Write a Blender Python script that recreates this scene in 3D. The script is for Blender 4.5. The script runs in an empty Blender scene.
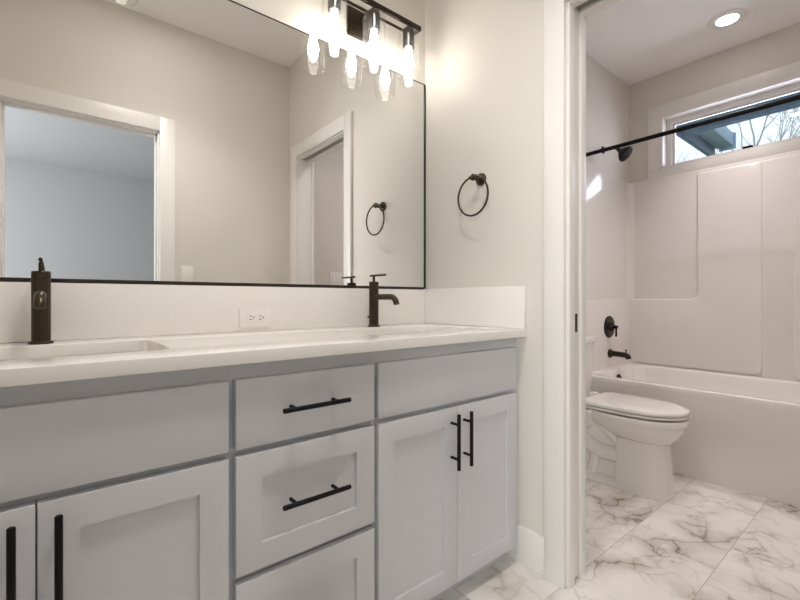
import bpy, bmesh, math, random
from mathutils import Vector, Matrix
R = math.radians
PI = math.pi
sc = bpy.context.scene
COL = sc.collection

# ------------------------------------------------------------------ camera
cd = bpy.data.cameras.new('camera')
cd.sensor_width = 36.0
cd.lens = 424.1 / 800 * 36.0
cd.shift_y = -1.1 / 800
cd.clip_start = 0.01
cam = bpy.data.objects.new('camera', cd)
COL.objects.link(cam)
cam.location = (-1.3991, -1.5154, 1.0152)
cam.rotation_euler = (R(90), 0, R(-39.318))
sc.camera = cam

# ------------------------------------------------------------------ world, daylight, exposure
w = bpy.data.worlds.new('sky')
sc.world = w
w.use_nodes = True
wn, wl = w.node_tree.nodes, w.node_tree.links
bg = wn['Background']
tc = wn.new('ShaderNodeTexCoord')
sx = wn.new('ShaderNodeSeparateXYZ')
rp = wn.new('ShaderNodeValToRGB')
rp.color_ramp.elements[0].position = 0.0
rp.color_ramp.elements[0].color = (0.95, 0.98, 1.0, 1)
rp.color_ramp.elements[1].position = 0.7
rp.color_ramp.elements[1].color = (0.62, 0.80, 1.0, 1)
wl.new(tc.outputs['Generated'], sx.inputs[0])
wl.new(sx.outputs['Z'], rp.inputs[0])
wl.new(rp.outputs[0], bg.inputs['Color'])
bg.inputs['Strength'].default_value = 1.35


def area(name, loc, rot, sx_, sy_, power, color):
    l = bpy.data.lights.new(name, 'AREA')
    l.shape = 'RECTANGLE'
    l.size, l.size_y = sx_, sy_
    l.energy = power
    l.color = color
    o = bpy.data.objects.new(name, l)
    COL.objects.link(o)
    o.location, o.rotation_euler = loc, rot
    return o


# daylight through the bedroom window (left of the doorway) and through the high bathroom window
area('daylight_bedroom_window', (-4.15, -3.9, 1.6), (0, R(-90), 0), 1.3, 1.9, 185, (0.93, 0.97, 1.0))
area('daylight_bath_window', (2.62, -0.79, 2.20), (0, R(90), 0), 0.36, 1.0, 11, (0.86, 0.83, 1.0))
BULB = 34.0        # vanity bulbs
DOWN = 68.0       # recessed downlight over the tub (W)
DOWN3 = 48.0        # recessed downlight over the toilet (W)
DOWN2 = 128.0      # recessed downlight over the vanity room (W)
LENS = 18.0        # glow of their lenses

vs = sc.view_settings
vs.view_transform = 'Standard'
vs.look = 'None'
vs.exposure = 0.02
vs.gamma = 1.0
vs.use_curve_mapping = False
cy = sc.cycles
cy.use_denoising = True
cy.max_bounces = 14
cy.diffuse_bounces = 8
cy.glossy_bounces = 6
cy.transmission_bounces = 8
cy.transparent_max_bounces = 16
cy.sample_clamp_indirect = 6.0
cy.caustics_reflective = False
cy.caustics_refractive = False
random.seed(4)


# ------------------------------------------------------------------ materials
def new_mat(name):
    m = bpy.data.materials.new(name)
    m.use_nodes = True
    return m, m.node_tree.nodes, m.node_tree.links, m.node_tree.nodes['Principled BSDF']


def paint(name, col, rough=0.5, metal=0.0, amt=0.03, scale=8.0, bump=0.0, bscale=300.0, coat=0.0, spec=0.5):
    """A painted / moulded / plated surface with slight procedural tone and roughness variation."""
    m, n, l, b = new_mat(name)
    t = n.new('ShaderNodeTexCoord')
    no = n.new('ShaderNodeTexNoise')
    no.inputs['Scale'].default_value = scale
    no.inputs['Detail'].default_value = 3
    l.new(t.outputs['Object'], no.inputs['Vector'])
    mx = n.new('ShaderNodeMix')
    mx.data_type = 'RGBA'
    mx.inputs[6].default_value = tuple(max(0, c * (1 - amt)) for c in col) + (1,)
    mx.inputs[7].default_value = tuple(min(1, c * (1 + amt)) for c in col) + (1,)
    l.new(no.outputs['Fac'], mx.inputs[0])
    l.new(mx.outputs[2], b.inputs['Base Color'])
    mr = n.new('ShaderNodeMapRange')
    mr.inputs['To Min'].default_value = max(0.0, rough - 0.04)
    mr.inputs['To Max'].default_value = rough + 0.04
    l.new(no.outputs['Fac'], mr.inputs['Value'])
    l.new(mr.outputs[0], b.inputs['Roughness'])
    b.inputs['Metallic'].default_value = metal
    b.inputs['Coat Weight'].default_value = coat
    b.inputs['Coat Roughness'].default_value = 0.08
    b.inputs['Specular IOR Level'].default_value = spec
    if bump:
        n2 = n.new('ShaderNodeTexNoise')
        n2.inputs['Scale'].default_value = bscale
        l.new(t.outputs['Object'], n2.inputs['Vector'])
        bp = n.new('ShaderNodeBump')
        bp.inputs['Strength'].default_value = bump
        bp.inputs['Distance'].default_value = 0.002
        l.new(n2.outputs['Fac'], bp.inputs['Height'])
        l.new(bp.outputs[0], b.inputs['Normal'])
    return m


def emit(name, col, strength):
    m, n, l, b = new_mat(name)
    t = n.new('ShaderNodeTexCoord')
    no = n.new('ShaderNodeTexNoise')
    no.inputs['Scale'].default_value = 20
    l.new(t.outputs['Object'], no.inputs['Vector'])
    mr = n.new('ShaderNodeMapRange')
    mr.inputs['To Min'].default_value = strength * 0.95
    mr.inputs['To Max'].default_value = strength * 1.05
    l.new(no.outputs['Fac'], mr.inputs['Value'])
    b.inputs['Base Color'].default_value = (0.8, 0.8, 0.8, 1)
    b.inputs['Emission Color'].default_value = col + (1,)
    l.new(mr.outputs[0], b.inputs['Emission Strength'])
    return m


def thin_glass(name, tint, base=0.04, edge=0.5, rough=0.02, haze=0.0):
    m, n, l, b = new_mat(name)
    n.remove(b)
    out = n['Material Output']
    tr = n.new('ShaderNodeBsdfTransparent')
    tr.inputs['Color'].default_value = tint + (1,)
    gl = n.new('ShaderNodeBsdfGlossy')
    gl.inputs['Roughness'].default_value = rough
    lw = n.new('ShaderNodeLayerWeight')
    lw.inputs['Blend'].default_value = 0.35
    mr = n.new('ShaderNodeMapRange')
    mr.inputs['To Min'].default_value = base
    mr.inputs['To Max'].default_value = edge
    mx = n.new('ShaderNodeMixShader')
    l.new(lw.outputs['Facing'], mr.inputs['Value'])
    l.new(mr.outputs[0], mx.inputs[0])
    l.new(tr.outputs[0], mx.inputs[1])
    l.new(gl.outputs[0], mx.inputs[2])
    if haze:
        tl_ = n.new('ShaderNodeBsdfTranslucent')
        tl_.inputs['Color'].default_value = (1, 1, 1, 1)
        m2 = n.new('ShaderNodeMixShader')
        m2.inputs[0].default_value = haze
        l.new(mx.outputs[0], m2.inputs[1])
        l.new(tl_.outputs[0], m2.inputs[2])
        l.new(m2.outputs[0], out.inputs['Surface'])
    else:
        l.new(mx.outputs[0], out.inputs['Surface'])
    return m


def marble_floor(name):
    m, n, l, b = new_mat(name)

    def math_(op, a, bb=None, c=None):
        x = n.new('ShaderNodeMath')
        x.operation = op
        for i, v in enumerate((a, bb, c)):
            if v is None:
                continue
            if isinstance(v, (int, float)):
                x.inputs[i].default_value = v
            else:
                l.new(v, x.inputs[i])
        return x.outputs[0]

    tcx = n.new('ShaderNodeTexCoord')
    sp = n.new('ShaderNodeSeparateXYZ')
    l.new(tcx.outputs['Object'], sp.inputs[0])
    TW, TL = 0.3145, 0.628
    ry = math_('DIVIDE', math_('ADD', sp.outputs['Y'], 0.719 + 10 * TW), TW)
    iy = math_('FLOOR', ry)
    fy = math_('SUBTRACT', ry, iy)
    off = math_('MULTIPLY', math_('MODULO', iy, 3.0), 1 / 3.0)
    rx = math_('ADD', math_('DIVIDE', math_('ADD', sp.outputs['X'], 10 * TL + 0.10), TL), off)
    ix = math_('FLOOR', rx)
    fx = math_('SUBTRACT', rx, ix)
    # grout mask
    gy = math_('MULTIPLY', math_('MINIMUM', fy, math_('SUBTRACT', 1.0, fy)), TW)
    gx = math_('MULTIPLY', math_('MINIMUM', fx, math_('SUBTRACT', 1.0, fx)), TL)
    g = math_('LESS_THAN', math_('MINIMUM', gx, gy), 0.0014)
    # each tile takes its own piece of the stone
    cb = n.new('ShaderNodeCombineXYZ')
    l.new(ix, cb.inputs[0])
    l.new(iy, cb.inputs[1])
    wn_ = n.new('ShaderNodeTexWhiteNoise')
    wn_.noise_dimensions = '3D'
    l.new(cb.outputs[0], wn_.inputs['Vector'])
    sc_ = n.new('ShaderNodeVectorMath')
    sc_.operation = 'SCALE'
    sc_.inputs['Scale'].default_value = 7.0
    l.new(wn_.outputs['Color'], sc_.inputs[0])
    ad = n.new('ShaderNodeVectorMath')
    ad.operation = 'ADD'
    l.new(tcx.outputs['Object'], ad.inputs[0])
    l.new(sc_.outputs[0], ad.inputs[1])

    def vein(scale, detail, dist, width, rough=0.6):
        no = n.new('ShaderNodeTexNoise')
        no.inputs['Scale'].default_value = scale
        no.inputs['Detail'].default_value = detail
        no.inputs['Roughness'].default_value = rough
        no.inputs['Distortion'].default_value = dist
        l.new(ad.outputs[0], no.inputs['Vector'])
        d = math_('ABSOLUTE', math_('SUBTRACT', no.outputs['Fac'], 0.5))
        mr = n.new('ShaderNodeMapRange')
        mr.interpolation_type = 'SMOOTHSTEP'
        mr.inputs['From Min'].default_value = 0.0
        mr.inputs['From Max'].default_value = width
        mr.inputs['To Min'].default_value = 1.0
        mr.inputs['To Max'].default_value = 0.0
        l.new(d, mr.inputs['Value'])
        return mr.outputs[0]

    def cloud(scale, lo, hi):
        no = n.new('ShaderNodeTexNoise')
        no.inputs['Scale'].default_value = scale
        no.inputs['Detail'].default_value = 2
        l.new(ad.outputs[0], no.inputs['Vector'])
        mr = n.new('ShaderNodeMapRange')
        mr.inputs['From Min'].default_value = lo
        mr.inputs['From Max'].default_value = hi
        l.new(no.outputs['Fac'], mr.inputs['Value'])
        return mr.outputs[0]

    def warp(src, scale, amount, detail=3.0):
        no = n.new('ShaderNodeTexNoise')
        no.inputs['Scale'].default_value = scale
        no.inputs['Detail'].default_value = detail
        l.new(src, no.inputs['Vector'])
        sb = n.new('ShaderNodeVectorMath')
        sb.operation = 'SUBTRACT'
        sb.inputs[1].default_value = (.5, .5, .5)
        l.new(no.outputs['Color'], sb.inputs[0])
        ms = n.new('ShaderNodeVectorMath')
        ms.operation = 'MULTIPLY_ADD'
        ms.inputs[1].default_value = (amount, amount, amount)
        l.new(sb.outputs[0], ms.inputs[0])
        l.new(src, ms.inputs[2])
        return ms.outputs[0]

    def crack(src, scale, width):
        v = n.new('ShaderNodeTexVoronoi')
        v.feature = 'DISTANCE_TO_EDGE'
        v.inputs['Scale'].default_value = scale
        l.new(src, v.inputs['Vector'])
        mr = n.new('ShaderNodeMapRange')
        mr.interpolation_type = 'SMOOTHSTEP'
        mr.inputs['From Max'].default_value = width
        mr.inputs['To Min'].default_value = 1.0
        mr.inputs['To Max'].default_value = 0.0
        l.new(v.outputs['Distance'], mr.inputs['Value'])
        return mr.outputs[0]

    p1 = warp(warp(ad.outputs[0], 3.0, .34), 16.0, .05)
    p2 = warp(warp(ad.outputs[0], 5.0, .30), 22.0, .04)
    c1 = cloud(3.2, 0.40, 0.62)
    c2 = cloud(4.6, 0.42, 0.66)
    v1 = math_('MULTIPLY', crack(p1, 3.5, .036), c1)
    v2 = math_('MULTIPLY', crack(p1, 3.5, .30), math_('MULTIPLY', c1, 0.42))
    v3 = math_('MULTIPLY', crack(p2, 7.5, .035), math_('MULTIPLY', c2, 0.45))
    v4 = math_('MULTIPLY', crack(p2, 7.5, .22), math_('MULTIPLY', c2, 0.16))
    veins = math_('MINIMUM', math_('ADD', math_('ADD', math_('MULTIPLY', v1, 0.50), v2), math_('ADD', v3, v4)), 1.0)

    def mix(f, a, bb):
        x = n.new('ShaderNodeMix')
        x.data_type = 'RGBA'
        l.new(f, x.inputs[0])
        for i, v in ((6, a), (7, bb)):
            if isinstance(v, tuple):
                x.inputs[i].default_value = v + (1,)
            else:
                l.new(v, x.inputs[i])
        return x.outputs[2]
    tint = mix(cloud(4.0, 0.35, 0.65), (0.30, 0.275, 0.255), (0.30, 0.24, 0.15))
    stone = mix(cloud(1.7, 0.3, 0.7), (0.85, 0.82, 0.79), (0.80, 0.775, 0.755))
    c = mix(veins, stone, tint)
    c = mix(g, c, (0.50, 0.46, 0.42))
    l.new(c, b.inputs['Base Color'])
    b.inputs['Roughness'].default_value = 0.22
    bp = n.new('ShaderNodeBump')
    bp.inputs['Strength'].default_value = 0.4
    bp.inputs['Distance'].default_value = 0.001
    bp.invert = True
    l.new(g, bp.inputs['Height'])
    l.new(bp.outputs[0], b.inputs['Normal'])
    return m


M = {
    'wall': paint('warm_white_wall_paint', (0.70, 0.67, 0.62), 0.6, bump=0.08, bscale=420, amt=0.012),
    'ceil': paint('ceiling_paint', (0.87, 0.85, 0.835), 0.75, bump=0.1, bscale=350, amt=0.012),
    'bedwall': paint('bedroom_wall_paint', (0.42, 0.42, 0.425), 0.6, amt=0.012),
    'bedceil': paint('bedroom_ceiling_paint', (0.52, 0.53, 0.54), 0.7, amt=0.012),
    'trim': paint('white_trim_paint', (0.79, 0.77, 0.74), 0.35, amt=0.01),
    'door': paint('pocket_door_paint', (0.76, 0.72, 0.65), 0.4, amt=0.01),
    'cab': paint('grey_cabinet_paint', (0.575, 0.58, 0.60), 0.38, amt=0.015),
    'cabdark': paint('grey_cabinet_box_paint', (0.52, 0.52, 0.53), 0.42, amt=0.02),
    'quartz': paint('white_quartz', (0.83, 0.81, 0.78), 0.16, amt=0.03, scale=90),
    'ceramic': paint('white_ceramic', (0.84, 0.82, 0.79), 0.10, amt=0.008, coat=0.3),
    'acrylic': paint('white_tub_acrylic', (0.82, 0.79, 0.765), 0.13, amt=0.008),
    'black': paint('matte_black_metal', (0.006, 0.0055, 0.0055), 0.45, metal=0.0, amt=0.1, spec=0.15),
    'bronze': paint('oil_rubbed_bronze', (0.055, 0.042, 0.028), 0.34, metal=0.8, amt=0.2, scale=30),
    'dbronze': paint('dark_bronze', (0.03, 0.02, 0.015), 0.30, metal=0.6, amt=0.25, scale=30),
    'frame': paint('mirror_frame_bronze', (0.03, 0.022, 0.016), 0.35, metal=0.4, amt=0.1),
    'plate': paint('white_plastic_plate', (0.82, 0.80, 0.77), 0.3, amt=0.01),
    'slot': paint('dark_slot', (0.03, 0.025, 0.02), 0.7),
    'vinyl': paint('white_vinyl_frame', (0.78, 0.76, 0.75), 0.35, amt=0.01),
    'eave': paint('slate_blue_eave_paint', (0.10, 0.165, 0.25), 0.6, amt=0.05),
    'eavelight': paint('pale_slate_eave_paint', (0.30, 0.41, 0.52), 0.6, amt=0.06),
    'bark': paint('grey_bark', (0.52, 0.51, 0.50), 0.9, amt=0.2, scale=20),
    'grass': paint('lawn', (0.10, 0.16, 0.06), 0.95, amt=0.3, scale=3),
    'carpet': paint('beige_carpet', (0.42, 0.39, 0.35), 0.95, amt=0.1, scale=60),
    'chrome': paint('brushed_drain_metal', (0.30, 0.26, 0.22), 0.3, metal=0.9),
    'bulb': emit('lit_bulb', (1.0, 0.93, 0.83), BULB),
    'lens': emit('lit_downlight_lens', (1.0, 0.95, 0.92), LENS),
    'shade': thin_glass('clear_shade_glass', (0.98, 0.98, 0.98), 0.03, 0.30, 0.05, 0.022),
    'pane': thin_glass('window_glass', (0.97, 0.985, 0.99), 0.03, 0.30, 0.0),
    'floor': marble_floor('marble_look_tile'),
}
mm, n_, l_, b_ = new_mat('silvered_mirror')
b_.inputs['Metallic'].default_value = 1.0
b_.inputs['Roughness'].default_value = 0.0
tn = n_.new('ShaderNodeTexNoise')
tn.inputs['Scale'].default_value = 2
cr = n_.new('ShaderNodeValToRGB')
cr.color_ramp.elements[0].color = (0.915, 0.92, 0.91, 1)
cr.color_ramp.elements[1].color = (0.925, 0.925, 0.92, 1)
l_.new(tn.outputs['Fac'], cr.inputs[0])
l_.new(cr.outputs[0], b_.inputs['Base Color'])
M['mirror'] = mm


# ------------------------------------------------------------------ mesh builder (world coordinates)
def rrect(x0, x1, y0, y1, r, n=5):
    """counter-clockwise rounded rectangle"""
    r = min(r, (x1 - x0) / 2 - 1e-4, (y1 - y0) / 2 - 1e-4)
    pts = []
    for cx, cy_, a0 in ((x1 - r, y0 + r, -90), (x1 - r, y1 - r, 0), (x0 + r, y1 - r, 90), (x0 + r, y0 + r, 180)):
        for i in range(n + 1):
            a = R(a0 + 90 * i / n)
            pts.append((cx + r * math.cos(a), cy_ + r * math.sin(a)))
    return pts


class MB:
    def __init__(self):
        self.bm = bmesh.new()

    def _merge(self, b2):
        me = bpy.data.meshes.new('tmp')
        b2.to_mesh(me)
        b2.free()
        self.bm.from_mesh(me)
        bpy.data.meshes.remove(me)
        return self

    def box(self, x0, x1, y0, y1, z0, z1, bev=0.0, seg=2):
        b2 = bmesh.new()
        xs, ys, zs = sorted((x0, x1)), sorted((y0, y1)), sorted((z0, z1))
        v = [b2.verts.new((x, y, z)) for x in xs for y in ys for z in zs]
        for f in ((0, 1, 3, 2), (4, 6, 7, 5), (0, 4, 5, 1), (2, 3, 7, 6), (0, 2, 6, 4), (1, 5, 7, 3)):
            b2.faces.new([v[i] for i in f])
        if bev:
            bmesh.ops.bevel(b2, geom=list(b2.edges), offset=bev, segments=seg, affect='EDGES', profile=0.5)
        bmesh.ops.recalc_face_normals(b2, faces=list(b2.faces))
        return self._merge(b2)

    def loft(self, rings, cap0=True, cap1=True, closed=False):
        b2 = bmesh.new()
        vs_ = [[b2.verts.new(p) for p in r] for r in rings]
        n = len(rings[0])
        pairs = list(zip(vs_[:-1], vs_[1:]))
        if closed:
            pairs.append((vs_[-1], vs_[0]))
        for a, b in pairs:
            for i in range(n):
                j = (i + 1) % n
                b2.faces.new((a[i], a[j], b[j], b[i]))
        if cap0 and not closed:
            b2.faces.new(vs_[0][::-1])
        if cap1 and not closed:
            b2.faces.new(vs_[-1])
        bmesh.ops.recalc_face_normals(b2, faces=list(b2.faces))
        return self._merge(b2)

    def tube(self, pts, r, n=12, caps=True):
        """tube along a path; r is a number or a list of radii"""
        pts = [Vector(p) for p in pts]
        rr = r if isinstance(r, (list, tuple)) else [r] * len(pts)
        rings = []
        up = None
        for i, p in enumerate(pts):
            t = (pts[min(i + 1, len(pts) - 1)] - pts[max(i - 1, 0)]).normalized()
            if up is None:
                up = Vector((0, 0, 1)) if abs(t.z) < 0.9 else Vector((1, 0, 0))
            u = (up - t * up.dot(t)).normalized()
            up = u
            v = t.cross(u)
            rings.append([p + (u * math.cos(2 * PI * k / n) + v * math.sin(2 * PI * k / n)) * rr[i] for k in range(n)])
        return self.loft(rings, caps, caps)

    def lathe(self, prof, origin, axis='z', n=32, cap0=True, cap1=True):
        """prof: (radius, height) list turned about an axis through origin"""
        o = Vector(origin)
        if isinstance(axis, str):
            ax = {'z': Vector((0, 0, 1)), 'x': Vector((1, 0, 0)), 'y': Vector((0, 1, 0)), '-x': Vector((-1, 0, 0)),
                  '-y': Vector((0, -1, 0)), '-z': Vector((0, 0, -1))}[axis]
        else:
            ax = Vector(axis).normalized()
        u = Vector((1, 0, 0)) if abs(ax.x) < 0.9 else Vector((0, 1, 0))
        u = (u - ax * u.dot(ax)).normalized()
        v = ax.cross(u)
        rings = [[o + ax * h + (u * math.cos(2 * PI * k / n) + v * math.sin(2 * PI * k / n)) * max(r, 1e-4)
                  for k in range(n)] for r, h in prof]
        return self.loft(rings, cap0, cap1)

    def torus(self, c, normal, R0, r, n=48, m=10):
        ax = Vector(normal).normalized()
        u = Vector((0, 0, 1)) if abs(ax.z) < 0.9 else Vector((1, 0, 0))
        u = (u - ax * u.dot(ax)).normalized()
        v = ax.cross(u)
        c = Vector(c)
        rings = []
        for i in range(n):
            a = 2 * PI * i / n
            d = u * math.cos(a) + v * math.sin(a)
            rings.append([c + d * (R0 + r * math.cos(2 * PI * k / m)) + ax * (r * math.sin(2 * PI * k / m)) for k in range(m)])
        return self.loft(rings, closed=True)

    def prism(self, outer, holes, f, w0, w1, bev=0.0):
        """polygon (u,v) with holes swept from w0 to w1; f(u,v,w) -> xyz"""
        b2 = bmesh.new()
        tops, bots = [], []
        for loop in [outer] + list(holes):
            tops.append([b2.verts.new(f(u, v, w1)) for u, v in loop])
            bots.append([b2.verts.new(f(u, v, w0)) for u, v in loop])
        for grp in (tops, bots):
            ed = []
            for lp in grp:
                for i in range(len(lp)):
                    ed.append(b2.edges.new((lp[i], lp[(i + 1) % len(lp)])))
            bmesh.ops.triangle_fill(b2, use_beauty=True, use_dissolve=False, edges=ed)
        for a, b in zip(tops, bots):
            for i in range(len(a)):
                j = (i + 1) % len(a)
                b2.faces.new((a[i], a[j], b[j], b[i]))
        bmesh.ops.recalc_face_normals(b2, faces=list(b2.faces))
        if bev:
            es = [e for e in b2.edges if len(e.link_faces) == 2 and e.calc_face_angle(0) > 0.6]
            bmesh.ops.bevel(b2, geom=es, offset=bev, segments=3, affect='EDGES', profile=0.5)
        return self._merge(b2)

    def shaker(self, x0, x1, z0, z1, y, d=0.02, fr=0.06, rec=0.009):
        """recessed-panel front facing -y"""
        b2 = bmesh.new()

        def q(a, b, c, e, yy):
            return [b2.verts.new(p) for p in ((a, yy, c), (b, yy, c), (b, yy, e), (a, yy, e))]
        O = q(x0, x1, z0, z1, y)
        I = q(x0 + fr, x1 - fr, z0 + fr, z1 - fr, y)
        Rr = q(x0 + fr + .0003, x1 - fr - .0003, z0 + fr + .0003, z1 - fr - .0003, y + rec)
        B = q(x0, x1, z0, z1, y + d)
        oe = []
        for i in range(4):
            j = (i + 1) % 4
            b2.faces.new((O[i], O[j], I[j], I[i]))
            b2.faces.new((I[i], I[j], Rr[j], Rr[i]))
            b2.faces.new((O[j], O[i], B[i], B[j]))
        b2.faces.new(Rr)
        b2.faces.new(B[::-1])
        bmesh.ops.recalc_face_normals(b2, faces=list(b2.faces))
        for i in range(4):
            oe.append(b2.edges.get((O[i], O[(i + 1) % 4])))
        bmesh.ops.bevel(b2, geom=oe, offset=0.0018, segments=2, affect='EDGES', profile=0.5)
        return self._merge(b2)


def obj(name, mb, mat, parent=None, smooth=40, label=None):
    me = bpy.data.meshes.new(name)
    bm = mb.bm
    root = parent
    while root is not None and root.parent is not None:
        root = root.parent
    if root is not None:
        bmesh.ops.translate(bm, verts=list(bm.verts), vec=-Vector(root.location))
    bm.to_mesh(me)
    bm.free()
    me.materials.append(M[mat])
    me.shade_smooth()
    me.set_sharp_from_angle(angle=R(smooth))
    o = bpy.data.objects.new(name, me)
    COL.objects.link(o)
    if parent is not None:
        o.parent = parent
    if label:
        o['label'] = label
    return o


def tag(o, label, cat, group=None, kind=None):
    o['label'] = label
    o['category'] = cat
    if group:
        o['group'] = group
    if kind:
        o['kind'] = kind
    return o


def thing(name, label, cat, loc=(0, 0, 0), group=None):
    o = bpy.data.objects.new(name, None)
    o.empty_display_size = 0.05
    COL.objects.link(o)
    o.location = loc
    return tag(o, label, cat, group)


def struct(name, mb, mat, label, cat, parent=None):
    o = obj(name, mb, mat, parent)
    if parent is None:
        tag(o, label, cat, kind='structure')
    return o


def copy_tree(o, parent=None):
    c = o.copy()
    COL.objects.link(c)
    if parent is not None:
        c.parent = parent
    for ch in list(o.children):
        copy_tree(ch, c)
    return c


# ------------------------------------------------------------------ dimensions (metres)
XL = -1.80                 # left wall of the vanity room
YB = -1.548                # wall behind the camera, with the entry door
WT = 0.117                 # partition thickness
ZC, ZC2 = 2.785, 2.755     # ceilings
X2, Y0 = 2.240, -0.022     # toilet room: window wall, shower wall
XA = 1.407                 # tub apron
ZR = 0.500                 # tub rim
ZT, CT = 0.901, 0.030      # counter top, thickness
YC = -0.572                # counter front
ZS = 1.064                 # top of splash = mirror bottom
ZM = 2.051                 # mirror top
JN, JF, ZH = -0.743, -1.402, 2.050   # pocket-door opening
EL, ER, ZE = -1.610, -0.882, 2.070   # entry opening
BY = -5.69                 # bedroom far wall

# ------------------------------------------------------------------ setting
struct('floor', MB().box(XL - .1, X2 + .2, YB - WT, .12, -.1, 0), 'floor', 'marble-look tile floor with brown-grey veins', 'floor')
struct('ceiling', MB().box(XL - .1, WT / 2, YB - WT, .12, ZC, ZC + .1), 'ceil', 'white ceiling over the vanity, seen in the mirror', 'ceiling')
struct('ceiling_toilet_room', MB().box(WT / 2, X2 + .2, YB - WT, .12, ZC2, ZC2 + .13), 'ceil', 'flat ceiling over the toilet and tub', 'ceiling')
struct('wall_back', MB().box(XL - .1, WT, 0, .12, 0, ZC), 'wall', 'off-white wall that carries the vanity mirror', 'wall')
struct('wall_left', MB().box(XL - .1, XL, YB, 0, 0, ZC), 'wall', 'off-white wall at the left end of the vanity', 'wall')
b = MB()
b.box(0, .034, JN + .016, -.0, 0, ZC)                       # front skin over the pocket
b.box(.083, WT, JN + .016, -.0, 0, ZC)                           # back skin
b.box(0, WT, JF - .016, JN + .016, ZH + .09, ZC)                 # above the head
b.box(0, .034, JF - .016, JN + .016, ZH + .0155, ZH + .09)
b.box(.083, WT, JF - .016, JN + .016, ZH + .0155, ZH + .09)
b.box(0, WT, YB, JF - .016, 0, ZC)
struct('wall_right', b, 'wall', 'off-white wall with towel ring and pocket door opening', 'wall')
b = MB()
b.box(XL - .1, EL - .016, YB - WT, YB, 0, ZC)
b.box(ER + .016, X2 + .2, YB - WT, YB, 0, ZC)
b.box(EL - .016, ER + .016, YB - WT, YB, ZE + .016, ZC)
struct('wall_front', b, 'wall', 'off-white wall with the entry doorway, seen in the mirror', 'wall')
struct('wall_shower', MB().box(WT, X2 + .2, Y0, .12, 0, ZC2), 'wall', 'wall above the tub faucet end, behind the toilet', 'wall')
# window wall with a hole
WY0, WY1, WZ0, WZ1 = -1.315, -0.262, 2.018, 2.415
b = MB()
b.prism([(YB, 0), (Y0, 0), (Y0, ZC2), (YB, ZC2)], [[(WY0, WZ0), (WY1, WZ0), (WY1, WZ1), (WY0, WZ1)]],
        lambda u, v, q: (q, u, v), X2, X2 + .16)
struct('wall_window', b, 'wall', 'wall over the tub holding the high window', 'wall')
# bedroom beyond the entry door
b = MB().box(-4.4, 1.6, BY - .1, BY, 0, ZC)
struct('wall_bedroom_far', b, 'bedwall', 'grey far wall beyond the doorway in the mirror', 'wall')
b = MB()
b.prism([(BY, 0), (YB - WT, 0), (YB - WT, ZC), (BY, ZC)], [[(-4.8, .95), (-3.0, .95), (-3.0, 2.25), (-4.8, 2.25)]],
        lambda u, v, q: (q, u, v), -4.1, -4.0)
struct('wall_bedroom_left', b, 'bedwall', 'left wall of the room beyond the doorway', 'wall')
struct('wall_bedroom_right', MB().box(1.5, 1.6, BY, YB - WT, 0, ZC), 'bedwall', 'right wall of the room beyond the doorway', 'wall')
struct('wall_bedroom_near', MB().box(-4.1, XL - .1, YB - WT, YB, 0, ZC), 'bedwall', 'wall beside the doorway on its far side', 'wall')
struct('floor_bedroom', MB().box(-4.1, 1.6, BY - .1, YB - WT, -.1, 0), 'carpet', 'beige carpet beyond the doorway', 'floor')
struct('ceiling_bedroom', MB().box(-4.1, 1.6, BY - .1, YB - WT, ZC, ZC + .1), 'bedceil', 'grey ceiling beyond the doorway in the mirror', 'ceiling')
b = MB()
for y0, y1, z0, z1 in ((-4.89, -2.91, 2.25, 2.34), (-4.89, -2.91, .86, .95), (-4.89, -4.8, .95, 2.25), (-3.0, -2.91, .95, 2.25), (-3.93, -3.87, .95, 2.25)):
    b.box(-4.1, -3.985, y0, y1, z0, z1, .003)
struct('window_2', b, 'trim', 'white framed window of the room beyond the doorway', 'window')
struct('ground', MB().box(X2 + .16, 30, -20, 20, -.5, -.35), 'grass', 'lawn outside the window', 'ground')

# pocket door with its jambs and casing
b = MB()
JT = .016
b.box(0, .0385, JN, JN + JT, 0, ZH + .015, .001)
b.box(.0815, WT, JN, JN + JT, 0, ZH + .015, .001)
b.box(0, .0385, JF, JN - .0005, ZH, ZH + .015, .001)
b.box(.0815, WT, JF, JN - .0005, ZH, ZH + .015, .001)
b.box(0, WT, JF - JT, JF, 0, ZH + .015, .001)
struct('trim_1', b, 'trim', 'white split jamb of the pocket door', 'door jamb')
b = MB().box(.0385, .0815, JF, JN, ZH + .07, ZH + .088)
struct('trim_2', b, 'slot', 'dark track slot over the pocket door', 'door track')
CW = .077
CO, CI = -.654, -.731
CFI, CFO = -1.397, -1.474
for nm, sgn, xa, lab in (('trim_3', -1, -.018, 'white flat casing round the toilet room doorway, vanity side'),
                         ('trim_4', 1, WT + .018, 'white flat casing round the doorway, toilet side')):
    b = MB()
    x0, x1 = (xa, 0) if sgn < 0 else (WT, xa)
    b.box(x0, x1, CI, CO, 0, 2.0574 + .089, .002)
    b.box(x0, x1, CFO, CFI, 0, 2.0574 + .089, .002)
    b.box(x0, x1, CFI, CI, 2.0574, 2.0574 + .089, .002)
    struct(nm, b, 'trim', lab, 'door casing')
pd = MB().box(.0435, .0775, -.735, -.08, .014, ZH + .05, .001)
pd2 = obj('door_1', pd, 'door')
tag(pd2, 'white pocket door slid into the wall, only its edge showing', 'door', kind='structure')
pd2.location = (0, 0, 0)
obj('edge_pull', MB().box(.0535, .0685, -.7365, -.73, .896, .962, .001), 'dbronze', pd2, label='dark bronze edge pull')

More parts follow.
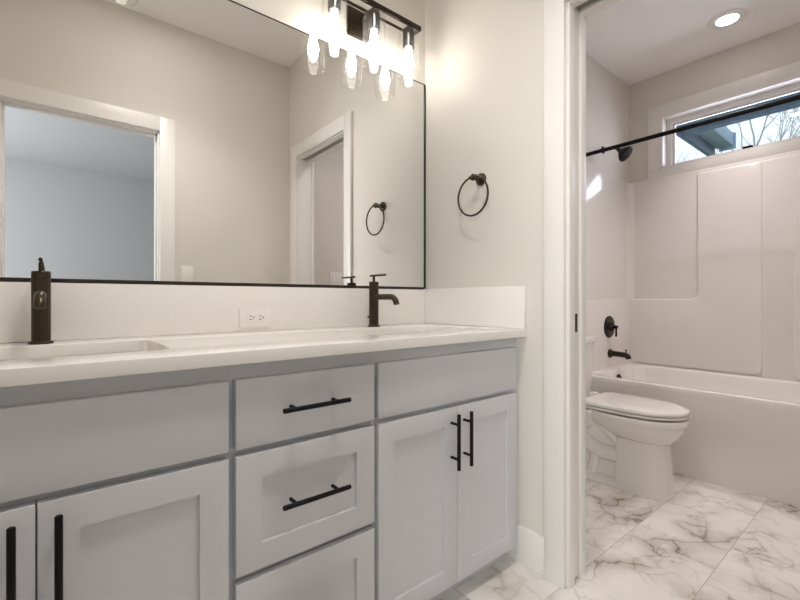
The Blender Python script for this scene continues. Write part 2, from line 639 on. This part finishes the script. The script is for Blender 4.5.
# entry doorway
b = MB()
b.box(ER, ER + .016, YB - WT, YB, 0, ZE + .016, .001)
b.box(EL - .016, EL, YB - WT, YB, 0, ZE + .016, .001)
b.box(EL, ER, YB - WT, YB, ZE, ZE + .016, .001)
b.box(ER - .011, ER, YB - WT + .04, YB - .04, 0, ZE, .002)
b.box(EL, EL + .011, YB - WT + .04, YB - .04, 0, ZE, .002)
b.box(EL, ER, YB - WT + .04, YB - .04, ZE - .011, ZE, .002)
struct('trim_5', b, 'trim', 'white entry door jamb with stop, seen in the mirror', 'door jamb')
for nm, y0, y1, lab in (('trim_6', YB, YB + .018, 'white flat casing of the entry doorway in the mirror'),
                        ('trim_7', YB - WT - .018, YB - WT, 'white entry casing on the bedroom side')):
    b = MB()
    b.box(-.875, -.788, y0, y1, 0, 2.0776 + .089, .002)
    b.box(-1.704, -1.617, y0, y1, 0, 2.0776 + .089, .002)
    b.box(-1.617, -.875, y0, y1, 2.0776, 2.0776 + .089, .002)
    struct(nm, b, 'trim', lab, 'door casing')

# baseboards
HB, TB = .143, .012


def baseb(name, x0, x1, y0, y1, lab):
    struct(name, MB().box(x0, x1, y0, y1, 0, HB, .0025), 'trim', lab, 'baseboard')


baseb('baseboard_right', -TB, 0, CO, -.488, 'white baseboard between vanity and door casing')
baseb('baseboard_front', -.788, 0, YB, YB + TB, 'white baseboard right of the entry doorway')
baseb('baseboard_left', XL, XL + TB, YB + TB, -.488, 'white baseboard on the left wall')
baseb('baseboard_toilet_wall', WT + .001, XA - .002, Y0 - TB, Y0, 'white baseboard behind the toilet')
baseb('baseboard_toilet_left', WT, WT + TB, CO, Y0 - TB, 'white baseboard beside the toilet')
baseb('baseboard_toilet_front', WT + TB, XA - .002, YB, YB + TB, 'white baseboard opposite the toilet')

# ------------------------------------------------------------------ high window over the tub
b = MB()
cw = .092
for y0, y1, z0, z1 in ((WY0 - cw, WY1 + cw, WZ1, WZ1 + cw), (WY0 - cw, WY1 + cw, WZ0 - .072, WZ0), (WY1, WY1 + cw, WZ0, WZ1), (WY0 - cw, WY0, WZ0, WZ1)):
    b.box(X2 - .02, X2 - .0, y0, y1, z0, z1, .002)
wn1 = struct('window_1', b, 'trim', 'wide high window with white casing above the tub', 'window')
b = MB()   # drywall-return liner
for y0, y1, z0, z1 in ((WY0, WY1, WZ1 - .012, WZ1), (WY0, WY1, WZ0, WZ0 + .012), (WY1 - .012, WY1, WZ0, WZ1), (WY0, WY0 + .012, WZ0, WZ1)):
    b.box(X2 - .018, X2 + .16, y0, y1, z0, z1, .001)
obj('window_liner', b, 'trim', wn1)
GY0, GY1, GZ0, GZ1 = -1.255, -.326, 2.064, 2.358
b = MB()
b.prism([(WY0 + .01, WZ0 + .01), (WY1 - .01, WZ0 + .01), (WY1 - .01, WZ1 - .01), (WY0 + .01, WZ1 - .01)],
        [[(GY0, GZ0), (GY1, GZ0), (GY1, GZ1), (GY0, GZ1)]], lambda u, v, q: (q, u, v), X2 + .085, X2 + .106, .002)
fr = obj('window_frame', b, 'vinyl', wn1)
b = MB().prism([(WY0 + .012, WZ0 + .012), (WY1 - .012, WZ0 + .012), (WY1 - .012, WZ1 - .012), (WY0 + .012, WZ1 - .012)],
               [[(GY0 - .018, GZ0 - .014), (GY1 + .018, GZ0 - .014), (GY1 + .018, GZ1 + .014), (GY0 - .018, GZ1 + .014)]],
               lambda u, v, q: (q, u, v), X2 + .066, X2 + .086, .002)
obj('window_sash', b, 'vinyl', wn1)
obj('window_pane', MB().box(X2 + .091, X2 + .096, GY0, GY1, GZ0, GZ1), 'pane', wn1)
obj('window_latch', MB().box(X2 + .062, X2 + .09, -.80, -.745, GZ0 - .006, GZ0 + .006, .002), 'black', wn1, label='small dark latch on the bottom of the frame')

# ------------------------------------------------------------------ outside
rf = thing('roof_overhang', 'slate blue roof eave outside the high window', 'roof', (X2 + .16, -1.5, 2.45))
obj('soffit', MB().box(X2 + .165, 2.87, -4.0, -.2, 2.462, 2.52), 'eave', rf)
obj('fascia', MB().box(2.87, 2.91, -4.0, -.2, 2.445, 2.62, .004), 'eave', rf)
obj('rake_board', MB().box(X2 + .30, 3.80, -.215, -.175, 2.445, 2.64, .004), 'eave', rf)
b = MB()
b.box(2.95, 3.80, -.36, -.222, 2.53, 2.66, .004)
for k in range(3):
    b.box(3.805 + k * .012, 3.815 + k * .012, -.38 + k * .012, -.24, 2.50 + k * .03, 2.66, .002)
obj('corner_return', b, 'eavelight', rf)
obj('roof_deck', MB().box(X2 + .165, 2.91, -4.0, -.2, 2.62, 2.66), 'eave', rf)

tr = thing('bare_tree', 'leafless tree with thin grey branches outside the window', 'tree', (9.2, .5, -.35))
tb, bb = MB(), MB()


def grow(mb, p, d, ln, r, depth):
    pts = [p]
    q = p.copy()
    dd = d.copy()
    for i in range(4):
        dd = (dd + Vector((random.uniform(-.18, .18), random.uniform(-.18, .18), random.uniform(-.10, .14)))).normalized()
        q = q + dd * (ln / 4)
        pts.append(q.copy())
    mb.tube(pts, [r * (1 - .12 * i) for i in range(5)], 5 if depth < 4 else 6, caps=False)
    if depth == 0:
        return
    for k in range(3):
        i = random.choice((2, 3, 4)) if k else 4
        a = Vector((random.uniform(-1, 1), random.uniform(-1, 1), random.uniform(-.25, .7)))
        nd = (dd * .75 + a * .75).normalized()
        grow(bb, pts[i], nd, ln * random.uniform(.62, .82), r * .58, depth - 1)


base = Vector((9.2, .5, -.35))
tb.tube([base, base + Vector((.05, 0, 1.2)), base + Vector((0, .06, 2.3))], [.16, .13, .12], 10)
for a in range(6):
    an = a * PI / 3 + .3
    grow(bb, base + Vector((0, .05, 1.7 + .1 * a)), Vector((math.cos(an) * .6, math.sin(an) * .75, .75)).normalized(), 1.5, .045, 4)
obj('trunk', tb, 'bark', tr)
obj('branches', bb, 'bark', tr)

# ------------------------------------------------------------------ vanity
YD = -.547      # faces of doors and drawers
YF = YD + .025  # face frame


def bar_pull(root, p0, p1, off):
    """round bar pull in front of a face at YD: p0,p1 (x,z)"""
    b = MB()
    y = YD - .034
    v0, v1 = Vector((p0[0], y, p0[1])), Vector((p1[0], y, p1[1]))
    b.lathe([(.0048, 0), (.006, .0015), (.006, (v1 - v0).length - .0015), (.0048, (v1 - v0).length)], v0, (v1 - v0), 16)
    d = (v1 - v0).normalized()
    for t in (off, (v1 - v0).length - off):
        q = v0 + d * t
        b.lathe([(.0045, 0), (.0045, .0345)], q, 'y', 12)
    return obj('handle', b, 'black', root)


def carcass(root, x0, x1):
    b = MB()
    b.box(x0, x0 + .016, YF + .02, -.004, .066, ZT - CT, 0)
    b.box(x1 - .016, x1, YF + .02, -.004, .066, ZT - CT, 0)
    b.box(x0 + .016, x1 - .016, YF + .02, -.004, .066, .084)
    b.box(x0 + .016, x1 - .016, -.012, -.004, .084, ZT - CT)
    obj('cabinet_box', b, 'cabdark', root)
    obj('face_frame', MB().box(x0, x1, YF, YF + .02, .066, ZT - CT, .0012), 'cab', root)
    obj('toe_kick', MB().box(x0, x1, -.488, -.470, 0, .066), 'cabdark', root)


def sink_base(x0, x1, dx0, dxm, dx1, label):
    t = thing('sink_base_cabinet', label, 'cabinet', ((x0 + x1) / 2, YF, 0), 'grey vanity cabinets')
    carcass(t, x0, x1)
    obj('false_front', MB().box(dx0, dx1, YD, YF - .0005, .6745, .8315, .0018), 'cab', t)
    for a, c, hx in ((dx0, dxm - .0013, dxm - .0305), (dxm + .0013, dx1, dxm + .0300)):
        d = obj('door', MB().shaker(a, c, .0735, .6585, YD), 'cab', t)
        bar_pull(d, (hx, .463), (hx, .643), .034)
    return t


sink_base(-.690, -.0015, -.684, -.358, -.031, 'grey two-door sink cabinet at the right end of the vanity')
sink_base(-1.785, -1.0905, -1.745, -1.421, -1.0965, 'grey two-door sink cabinet at the left, cut off by the frame')
dr = thing('drawer_base_cabinet', 'grey three-drawer cabinet between the two sink cabinets', 'cabinet', (-.89, YF, 0), 'grey vanity cabinets')
carcass(dr, -1.0900, -.6905)
d = obj('drawer', MB().box(-1.081, -.698, YD, YF - .0005, .6745, .832, .0018), 'cab', dr, label='plain top drawer')
bar_pull(d, (-.984, .7535), (-.8, .7535), .034)
d = obj('drawer', MB().shaker(-1.081, -.698, .3865, .6585, YD), 'cab', dr, label='recessed-panel middle drawer')
bar_pull(d, (-.984, .5275), (-.8, .5275), .034)
d = obj('drawer', MB().shaker(-1.081, -.698, .0735, .3695, YD), 'cab', dr, label='recessed-panel bottom drawer')
bar_pull(d, (-.984, .2215), (-.8, .2215), .034)
fl = MB().box(XL + .001, -1.7855, YF, YF + .02, .066, ZT - CT)
tag(obj('filler_strip', fl, 'cab'), 'narrow grey filler strip between left cabinet and wall', 'filler')

SINKS = ((-.372, 'right'), (-1.422, 'left'))
HW, SY0, SY1 = .235, -.445, -.150
holes = [rrect(cx - HW, cx + HW, SY0, SY1, .035, 6) for cx, _ in SINKS]
b = MB().prism([(XL + .001, YC), (-.001, YC), (-.001, -.001), (XL + .001, -.001)], holes, lambda u, v, q: (u, v, q), ZT - CT, ZT, .002)
top = obj('countertop', b, 'quartz')
tag(top, 'long white quartz worktop over the grey vanity cabinets', 'countertop')
tag(obj('backsplash', MB().box(XL + .001, -.0215, -.02, -.001, ZT + .0003, ZS - .0045, .0015), 'quartz'), 'low white quartz splash between the worktop and the mirror', 'backsplash')
tag(obj('side_splash', MB().box(-.0205, -.001, YC, -.001, ZT + .0003, ZS, .002), 'quartz'), 'short white quartz splash at the right end of the worktop', 'side splash')

for cx, side in SINKS:
    s = thing('undermount_sink', {'right': 'white rectangular sink sunk in the worktop by the right faucet',
                                  'left': 'white rectangular sink sunk in the worktop by the left faucet'}[side], 'sink', (cx, -.3, ZT - .18), 'undermount sinks')
    zt = ZT - CT

    def ring(g, z, r):
        return [(x, y, z) for x, y in rrect(cx - HW - g, cx + HW + g, SY0 - g, SY1 + g, max(r, .01), 6)]
    b = MB().loft([ring(.02, zt - .0005, .05), ring(.004, zt - .0005, .04), ring(.003, zt - .012, .04), ring(-.012, zt - .11, .045), ring(-.03, zt - .132, .05),
                   ring(-.06, zt - .14, .05), ring(-.06, zt - .152, .05), ring(-.018, zt - .142, .05), ring(.006, zt - .11, .05), ring(.02, zt - .014, .05)],
                  False, False, closed=True)
    b.prism(rrect(cx - HW + .059, cx + HW - .059, SY0 + .059, SY1 - .059, .05, 6), [], lambda u, v, q: (u, v, q), zt - .152, zt - .14)
    obj('basin', b, 'ceramic', s)
    obj('drain', MB().lathe([(.03, 0), (.03, .003), (.022, .004), (.020, .002)], (cx, -.30, zt - .14), 'z', 24), 'bronze', s)


# faucets
def faucet(cx, label):
    fy = -.091
    t = thing('faucet', label, 'faucet', (cx, fy, ZT), 'bronze sink faucets')
    b = MB().lathe([(.026, 0), (.026, .004), (.0245, .006), (.0198, .0065), (.0198, .163), (.0190, .1638), (.0190, .1652), (.0198, .166), (.0198, .183), (.0185, .185)],
                   (cx, fy, ZT), 'z', 32)
    obj('body', b, 'bronze', t)
    # spout: arm out to the front, curving down at its end
    pts = [(cx, fy - .012, 1.0235)]
    for k in range(4):
        pts.append((cx, fy - .03 - .028 * k, 1.0235))
    for k in range(1, 8):
        a = R(11.5 * k)
        pts.append((cx, fy - .114 - .036 * math.sin(a), 1.0235 - .036 * (1 - math.cos(a))))
    b = MB().tube(pts, [.0115] * len(pts), 18)
    sp = obj('spout', b, 'bronze', t)
    obj('lever', MB().tube([(cx, fy + .024, 1.1115), (cx, fy - .078, 1.1115)], .0042, 14), 'bronze', t)
    obj('lever_stem', MB().lathe([(.0062, 0), (.0055, .004), (.0055, .022), (.004, .024)], (cx, fy, ZT + .184), 'z', 16), 'bronze', t)
    b = MB().tube([(cx, fy + .018, .938), (cx, fy + .036, .940)], .0025, 10)
    b.lathe([(.002, 0), (.0045, .002), (.0045, .006), (.002, .008)], (cx, fy + .034, .940), 'y', 12)
    obj('drain_lift_knob', b, 'bronze', t)
    return t


f1 = faucet(-.372, 'bronze single-hole faucet at the right sink, seen from its side')
f2 = copy_tree(f1)
f2.location.x = -1.422
f2['label'] = 'bronze single-hole faucet at the left sink, spout towards the viewer'

# ------------------------------------------------------------------ mirror
mr = thing('vanity_mirror', 'wide frameless-looking mirror with thin dark edge above the worktop', 'mirror', (-.89, -.004, ZS))
mr['label'] = 'wide wall mirror with thin dark bronze frame above the worktop'
obj('mirror_glass', MB().box(XL + .012, -.011, -.006, -.001, ZS + .006, ZM - .003), 'mirror', mr)
MXL = XL + .006
obj('bottom_frame', MB().box(MXL, -.005, -.012, -.0005, ZS - .004, ZS + .0075, .001), 'frame', mr)
obj('top_frame', MB().box(MXL, -.005, -.008, -.0005, ZM - .004, ZM, .001), 'frame', mr)
obj('side_frame', MB().box(-.0125, -.005, -.010, -.0005, ZS + .0075, ZM - .004, .001), 'frame', mr)
obj('side_frame', MB().box(MXL, MXL + .0075, -.010, -.0005, ZS + .0075, ZM - .004, .001), 'frame', mr)

# outlet on the backsplash
ox, oz, oy = -.842, .949, -.0205
ot = thing('outlet', 'white horizontal double outlet on the backsplash under the mirror', 'outlet', (ox, -.02, oz))
obj('cover_plate', MB().box(ox - .057, ox + .057, oy - .005, oy, oz - .035, oz + .035, .002), 'plate', ot)
b = MB()
b.prism(rrect(ox - .034, ox + .034, oz - .0165, oz + .0165, .004), [], lambda u, v, q: (u, q, v), oy - .007, oy - .0045, .0008)
rec = obj('receptacle', b, 'plate', ot)
b = MB()
for k in (-.017, .017):
    b.box(ox + k - .004, ox + k + .004, oy - .0073, oy - .0068, oz + .004, oz + .0065)
    b.box(ox + k - .005, ox + k + .005, oy - .0073, oy - .0068, oz - .0075, oz - .005)
    b.lathe([(.0026, 0), (.0026, .0005)], (ox + k + .0105, oy - .0068, oz), '-y', 12)
obj('slots', b, 'slot', rec)


def rocker(name, label, cx, cz, gang, y):
    t = thing(name, label, 'light switch', (cx, y, cz))
    wd = .035 if gang == 1 else .060
    obj('cover_plate', MB().box(cx - wd, cx + wd, y, y + .005, cz - .058, cz + .058, .002), 'plate', t)
    for g in range(gang):
        gx = cx + (g - (gang - 1) / 2) * .046
        obj('rocker', MB().box(gx - .0165, gx + .0165, y + .0035, y + .008, cz - .033, cz + .033, .0015), 'plate', t)


rocker('light_switch', 'white single switch right of the entry doorway, in the mirror', -.714, 1.174, 1, YB + .0005)
rocker('light_switch', 'white double switch seen through the reflected toilet doorway', .416, 1.178, 2, YB + .0005)

# towel ring
tw = thing('towel_ring', 'round dark bronze towel ring on the wall beside the mirror', 'towel ring', (0, -.35, 1.52))
b = MB().lathe([(.026, 0), (.026, .005), (.024, .008), (.012, .010), (.010, .045), (.014, .047), (.014, .056), (.012, .058)], (-.0005, -.349, 1.519), '-x', 28)
obj('post', b, 'bronze', tw)
b = MB().tube([(-.053, -.349 + .018, 1.520), (-.053, -.349 - .018, 1.520)], .0075, 14)
obj('ring_holder', b, 'bronze', tw)
obj('ring', MB().torus((-.056, -.349, 1.440), (1, 0, 0), .080, .0042), 'bronze', tw)


# ------------------------------------------------------------------ vanity lights
def vanity_light(cx, label):
    ly = -.092
    zb = 2.203                    # underside of the bar
    t = thing('vanity_light', label, 'wall lamp', (cx, 0, 2.18), 'three-bulb vanity lights')
    b = MB().box(cx - .080, cx + .080, -.014, -.0005, 2.122, 2.240, .002)
    b.box(cx - .068, cx + .068, -.020, -.013, 2.134, 2.228, .002)
    obj('backplate', b, 'bronze', t)
    b = MB().box(cx - .014, cx + .014, -.070, -.018, zb - .014, zb + .010, .002)
    obj('arm', b, 'bronze', t)
    b = MB().box(cx - .238, cx + .238, -.121, -.108, zb, zb + .020, .0015)
    b.box(cx - .238, cx + .238, -.070, -.062, zb, zb + .010, .0015)
    for k in (-1, 0, 1):
        b.box(cx + k * .1875 - .013, cx + k * .1875 + .013, -.109, -.062, zb - .002, zb + .008, .001)
    for k in (-1, 1):
        b.box(cx + k * .232 - .006, cx + k * .232 + .006, -.109, -.069, zb, zb + .010, .001)
    obj('bar', b, 'dbronze', t)
    for k in (-1, 0, 1):
        x = cx + k * .1875
        b = MB().lathe([(.012, -.004), (.012, .008), (.0255, .010), (.0255, .078), (.023, .081), (.016, .081)], (x, ly, zb), '-z', 24)
        obj('socket', b, 'dbronze', t)
        prof = [(.0262, zb - .0095), (.036, zb - .0105), (.044, zb - .016), (.0475, zb - .028), (.048, zb - .04), (.048, zb - .218), (.0465, zb - .229), (.043, zb - .2345), (.0405, zb - .233)]
        b = MB().lathe([(r, z) for r, z in prof], (x, ly, 0), 'z', 36, False, False)
        obj('shade', b, 'shade', t)
        b = MB().lathe([(.0125, 0), (.0135, .012), (.0155, .030), (.020, .050), (.0225, .068), (.0215, .084), (.016, .102), (.008, .116), (.002, .122)], (x, ly, zb - .080), '-z', 24)
        obj('bulb', b, 'bulb', t)
    return t


v1 = vanity_light(-.372, 'three-bulb bronze vanity light with clear glass shades above the right sink')
v2 = copy_tree(v1)
v2.location.x = -1.42
v2['label'] = 'three-bulb bronze vanity light above the left sink, one shade tip in the mirror'

# ------------------------------------------------------------------ tub and surround
XI = 2.200           # inner face of surround
YE = Y0 - .016       # end wall face of surround
YO = YB + .016
tub = thing('bathtub', 'white built-in bathtub with moulded wall surround below the high window', 'bathtub', ((XA + X2) / 2, (Y0 + YB) / 2, 0))


def rr3(x0, x1, y0, y1, r, z):
    return [(x, y, z) for x, y in rrect(x0, x1, y0, y1, r, 8)]


ya, yb_ = YB + .001, Y0 - .001
x9 = X2 - .001
b = MB()
b.loft([rr3(XA + .012, x9, ya, yb_, .003, 0), rr3(XA + .012, x9, ya, yb_, .003, .262), rr3(XA + .003, x9, ya, yb_, .003, .274), rr3(XA, x9, ya, yb_, .003, ZR - .03),
        rr3(XA, x9, ya, yb_, .003, ZR - .014), rr3(XA + .004, x9, ya, yb_, .004, ZR - .004), rr3(XA + .014, x9, ya, yb_, .008, ZR),
        rr3(XA + .052, 2.150, ya + .06, yb_ - .075, .10, ZR), rr3(XA + .064, 2.138, ya + .072, yb_ - .087, .10, ZR - .006), rr3(XA + .072, 2.128, ya + .082, yb_ - .096, .10, ZR - .03),
        rr3(XA + .105, 2.10, ya + .20, yb_ - .14, .12, .20), rr3(XA + .14, 2.06, ya + .27, yb_ - .18, .12, .14), rr3(XA + .20, 2.0, ya + .34, yb_ - .24, .10, .125)], True, True)
obj('tub', b, 'acrylic', tub)
sur = MB()
ZSU = 1.948
# end panels and back panel
sur.box(XA + .002, x9, YE, Y0 - .001, ZR - .002, ZSU, .006)
sur.box(XA + .002, x9, ya, YO, ZR - .002, ZSU, .006)
sur.box(XI + .012, x9, YO, YE, ZR - .002, ZSU, .004)


def fillet(c, r, a0, a1, n=7):
    return [(c[0] + r * math.cos(R(a0 + (a1 - a0) * i / n)), c[1] + r * math.sin(R(a0 + (a1 - a0) * i / n))) for i in range(n + 1)]


# raised L-shaped field on the back panel (leaves a recess on the upper left)
L = [(YE + .004, .5145)] + [(YE + .004, 1.0145)]
L += fillet((-.508 + .045, 1.0145 + .045), .045, -90, -180)
L += [(-.508, ZSU - .03), (-.870, ZSU - .03)]
L += fillet((-.870 + .05, .5145 + .05), .05, 180, 270)
sur.prism(L, [], lambda u, v, q: (q, u, v), XI - .008, XI + .013, .009)
# thin field right of it and the right shelf block
sur.prism([(YO - .002, ZR), (-.868, ZR), (-.868, ZSU - .03), (YO - .002, ZSU - .03)], [], lambda u, v, q: (q, u, v), XI - .003, XI + .013, .004)
sur.prism(rrect(YO + .0, -1.024, ZR + .01, 1.56, .05, 7), [], lambda u, v, q: (q, u, v), XI - .03, XI - .001, .008)
# raised lower field on the faucet end
sur.box(XA + .03, XI, YE - .010, YE + .002, ZR - .002, 1.0145, .006)
# rounded inner corner
cr_ = [(XI + .013, YE + .001)] + [(XI + .013 - .05 + .05 * math.cos(R(a)), YE - .05 + .05 * math.sin(R(a))) for a in range(0, 91, 10)]
sur.prism(cr_, [], lambda u, v, q: (u, v, q), ZR, ZSU - .003)
obj('surround', sur, 'acrylic', tub)
obj('overflow_cover', MB().lathe([(.034, 0), (.034, .006), (.028, .010), (.004, .011)], (1.80, Y0 - .112, .432), (0, -1, .22), 24), 'dbronze', tub, label='dark bronze overflow cover')
obj('tub_drain', MB().lathe([(.03, 0), (.03, .004), (.02, .006)], (1.82, Y0 - .34, .1255), 'z', 24), 'dbronze', tub)

YW = YE - .0105
vt = thing('shower_valve', 'dark bronze round valve plate with lever above the tub spout', 'shower valve', (1.828, YW, .81))
b = MB().lathe([(.083, 0), (.083, .004), (.078, .009), (.030, .012), (.028, .030), (.020, .034)], (1.828, YW, .806), '-y', 36)
obj('valve_plate', b, 'dbronze', vt)
b = MB().lathe([(.013, .03), (.013, .060), (.011, .062)], (1.828, YW, .806), '-y', 20)
b.tube([(1.828, YW - .052, .815), (1.828, YW - .052, .735)], .0065, 12)
obj('lever', b, 'black', vt)

st = thing('tub_spout', 'dark bronze tub spout low on the shower wall', 'tub spout', (1.838, YW, .605))
b = MB().lathe([(.034, 0), (.034, .006), (.028, .018)], (1.838, YW, .607), '-y', 28)
obj('flange', b, 'dbronze', st)
b = MB().tube([(1.838, YW - .006, .607), (1.838, YW - .08, .606), (1.838, YW - .115, .603), (1.838, YW - .132, .594), (1.838, YW - .138, .578)], [.0205, .0205, .0205, .020, .019], 20)
obj('spout', b, 'dbronze', st)
b = MB().lathe([(.004, 0), (.004, .014), (.0065, .016), (.0065, .024), (.004, .026)], (1.838, YW - .118, .62), 'z', 14)
obj('diverter_knob', b, 'dbronze', st)

sh = thing('shower_fitting', 'dark bronze shower head on a bent arm behind the curtain rod', 'shower head', (1.84, Y0, 2.13))
b = MB().lathe([(.028, 0), (.028, .004), (.018, .012), (.011, .014)], (1.785, Y0 - .0005, 2.128), '-y', 24)
obj('flange', b, 'dbronze', sh)
b = MB().tube([(1.785, Y0 - .006, 2.128), (1.785, Y0 - .05, 2.130), (1.785, Y0 - .085, 2.122), (1.785, Y0 - .115, 2.100)], .0085, 14)
obj('shower_arm', b, 'dbronze', sh)
b = MB().lathe([(.010, 0), (.014, .010), (.016, .022), (.030, .034), (.052, .062), (.058, .072), (.056, .082), (.046, .084)], (1.785, Y0 - .108, 2.106), (0.05, -.74, -.66), 28)
obj('spray_head', b, 'black', sh)

rod = thing('shower_rod', 'straight black curtain rod over the tub', 'curtain rod', (1.437, (Y0 + YB) / 2, 2.005))
obj('rod', MB().lathe([(.0128, 0), (.0128, -YB + Y0 - .006)], (1.437, Y0 - .003, 2.005), '-y', 20), 'black', rod)
for y, ax in ((Y0 - .0005, '-y'), (YB + .0005, 'y')):
    obj('end_flange', MB().lathe([(.030, 0), (.030, .006), (.020, .012), (.018, .030), (.0135, .031)], (1.437, y, 2.005), ax, 24), 'black', rod)

# ------------------------------------------------------------------ recessed downlight
def downlight(x, y, z, power, color, cone, label, g=1.0):
    t = thing('downlight', label, 'ceiling light', (x, y, z), 'recessed downlights')
    obj('trim_ring', MB().lathe([(.056 * g, -.0005), (.056 * g, .004), (.061 * g, .008), (.092 * g, .006), (.100 * g, .001), (.100 * g, -.0005)], (x, y, z - .0005), '-z', 40, True, False), 'plate', t)
    obj('lens', MB().lathe([(.0555 * g, 0), (.0555 * g, .0048), (.03 * g, .0052), (.001, .0053)], (x, y, z - .001), '-z', 40), 'lens', t)
    l = bpy.data.lights.new('downlight_beam', 'SPOT')
    l.energy = power
    l.color = color
    l.spot_size = R(cone)
    l.spot_blend = 1.0
    l.shadow_soft_size = .05 * g
    lo = bpy.data.objects.new('downlight_beam', l)
    COL.objects.link(lo)
    lo.parent = t
    lo.location = (0, 0, -.012)


downlight(1.846, -.765, ZC2, DOWN, (1.0, 0.92, 0.915), 85, 'round lit recessed downlight in the ceiling over the tub')
downlight(.66, -.80, ZC2, DOWN3, (1.0, 0.92, 0.905), 130, 'round recessed downlight above the toilet, out of the picture')
downlight(-.90, -.92, ZC, DOWN2, (1.0, 0.95, 0.90), 120, 'large round flush ceiling light above the vanity room, out of the picture', 2.8)

# ------------------------------------------------------------------ toilet
TX, TY = 1.052, Y0
tl = thing('toilet', 'white two-piece toilet with closed lid beside the bathtub', 'toilet', (TX, TY - .4, 0))


def T(u, v, z):      # u sideways, v out from the wall
    return (TX + u, TY - v, z)


def egg(vb, vf, wd, z, n=2.0, m=44, split=.52, nb=None):
    """egg outline from vb (back) to vf (front), half-width wd"""
    vc = vb + (vf - vb) * split
    out = []
    for i in range(m):
        a = 2 * PI * i / m
        c, s = math.cos(a), math.sin(a)
        e = 2.0 / (n if s >= 0 else (nb or n))
        u = wd * math.copysign(abs(c) ** e, c)
        v = vc + (vf - vc if s >= 0 else vc - vb) * math.copysign(abs(s) ** e, s)
        out.append(T(u, v, z))
    return out


b = MB()
# bowl hull from rim down into the pedestal
b.loft([egg(.45, .675, .080, .268, 2.4), egg(.43, .694, .098, .270, 2.3), egg(.39, .708, .116, .281, 2.2), egg(.32, .733, .145, .312, 2.2), egg(.27, .752, .165, .345, 2.2), egg(.25, .757, .172, .362, 2.2),
        egg(.245, .760, .176, .368, 2.2), egg(.242, .768, .180, .374, 2.2), egg(.242, .770, .181, .400, 2.2), egg(.246, .766, .178, .406, 2.2), egg(.29, .725, .135, .4065, 2.2)], True, True)
# back deck under the tank
b.loft([[T(u, v, z) for u, v in rrect(-h, h, .05, f_, .03, 5)] for h, f_, z in ((.085, .30, .27), (.12, .34, .33), (.155, .36, .37), (.165, .36, .395), (.163, .358, .402))], True, True)
# front column
def colring(h, v0, v1, z):
    pts = []
    for u, v in rrect(-h, h, v0, v1, .012, 4):
        pts.append((u, v))
    out = []
    n = 40
    for i in range(n):
        a = 2 * PI * i / n
        c, s = math.cos(a), math.sin(a)
        e = 2.0 / (3.2 if s > 0 else 14.0)
        vc = v0 + (v1 - v0) * .45
        out.append(T(h * math.copysign(abs(c) ** e, c), vc + ((v1 - vc) if s > 0 else (vc - v0)) * math.copysign(abs(s) ** e, s), z))
    return out
b.loft([colring(.114, .452, .700, 0), colring(.112, .453, .696, .012), colring(.107, .455, .690, .10), colring(.103, .456, .684, .20), colring(.100, .456, .676, .272)], True, True)
# base flange and the narrower back body
b.loft([[T(u, v, z) for u, v in rrect(-h, h, .16, .50, .05, 5)] for h, z in ((.112, 0), (.112, .022), (.104, .030), (.085, .036))], True, True)
b.loft([[T(u, v, z) for u, v in rrect(-h, h, .15, .48, .04, 5)] for h, z in ((.070, .03), (.060, .15), (.068, .28), (.075, .34))], True, True)
for s in (-1, 1):
    o_ = s * .062
    b.tube([T(o_ * 1.5, .30, .375), T(o_ * 1.45, .36, .335), T(o_ * 1.35, .41, .285), T(o_ * 1.25, .47, .235)], [.020, .022, .022, .022], 12)
    b.tube([T(o_, .22, .30), T(o_ * 1.05, .25, .24), T(o_ * 1.1, .30, .19), T(o_ * 1.15, .37, .165), T(o_ * 1.1, .47, .165)], .042, 14)
    b.tube([T(o_, .33, .15), T(o_ * 1.05, .325, .09), T(o_ * 1.1, .31, .03)], [.030, .028, .03], 12)
obj('bowl', b, 'ceramic', tl, smooth=50)
for s in (-1, 1):
    obj('bolt_cap', MB().lathe([(.013, 0), (.013, .006), (.009, .013), (.002, .015)], T(s * .094, .30, .031), 'z', 16), 'plate', tl)
b = MB().loft([egg(.290, .748, .160, .4125, 2.15, nb=5), egg(.282, .766, .178, .4165, 2.15, nb=7), egg(.282, .767, .179, .424, 2.15, nb=7), egg(.286, .763, .176, .4275, 2.15, nb=7)])
obj('seat', b, 'ceramic', tl, smooth=50)
b = MB().loft([egg(.285, .755, .166, .4295, 2.15, nb=7), egg(.278, .769, .180, .434, 2.15, nb=7), egg(.278, .770, .181, .443, 2.15, nb=7), egg(.282, .765, .177, .4505, 2.15, nb=7), egg(.30, .735, .158, .4545, 2.15, nb=7), egg(.36, .64, .09, .456, 2.1, nb=4), egg(.46, .54, .03, .4562, 2)])
obj('lid', b, 'ceramic', tl, smooth=50)
for s in (-1, 1):
    b = MB().loft([[T(s * .075 + u, v, z) for u, v in rrect(-.022, .022, .236, .277, .008, 4)] for z in (.402, .446, .452)])
    obj('seat_hinge', b, 'ceramic', tl)

b = MB().loft([[T(u, v, z) for u, v in rrect(-h, h, .012, f_, .035, 6)] for h, f_, z in ((.165, .175, .403), (.182, .190, .412), (.194, .200, .55), (.200, .206, .742))])
obj('tank', b, 'ceramic', tl)
b = MB().loft([[T(u, v, z) for u, v in rrect(-h, h, .004, f_, .04, 6)] for h, f_, z in ((.204, .213, .743), (.210, .220, .748), (.211, .221, .768), (.205, .215, .777), (.185, .195, .780))])
obj('tank_lid', b, 'ceramic', tl)
b = MB().lathe([(.012, 0), (.012, .008), (.008, .012)], T(-.15, .204, .70), '-y', 16)
b.tube([T(-.15, .216, .70), T(-.10, .224, .695), T(-.075, .226, .692)], [.006, .006, .008], 10)
obj('flush_lever', b, 'chrome', tl)
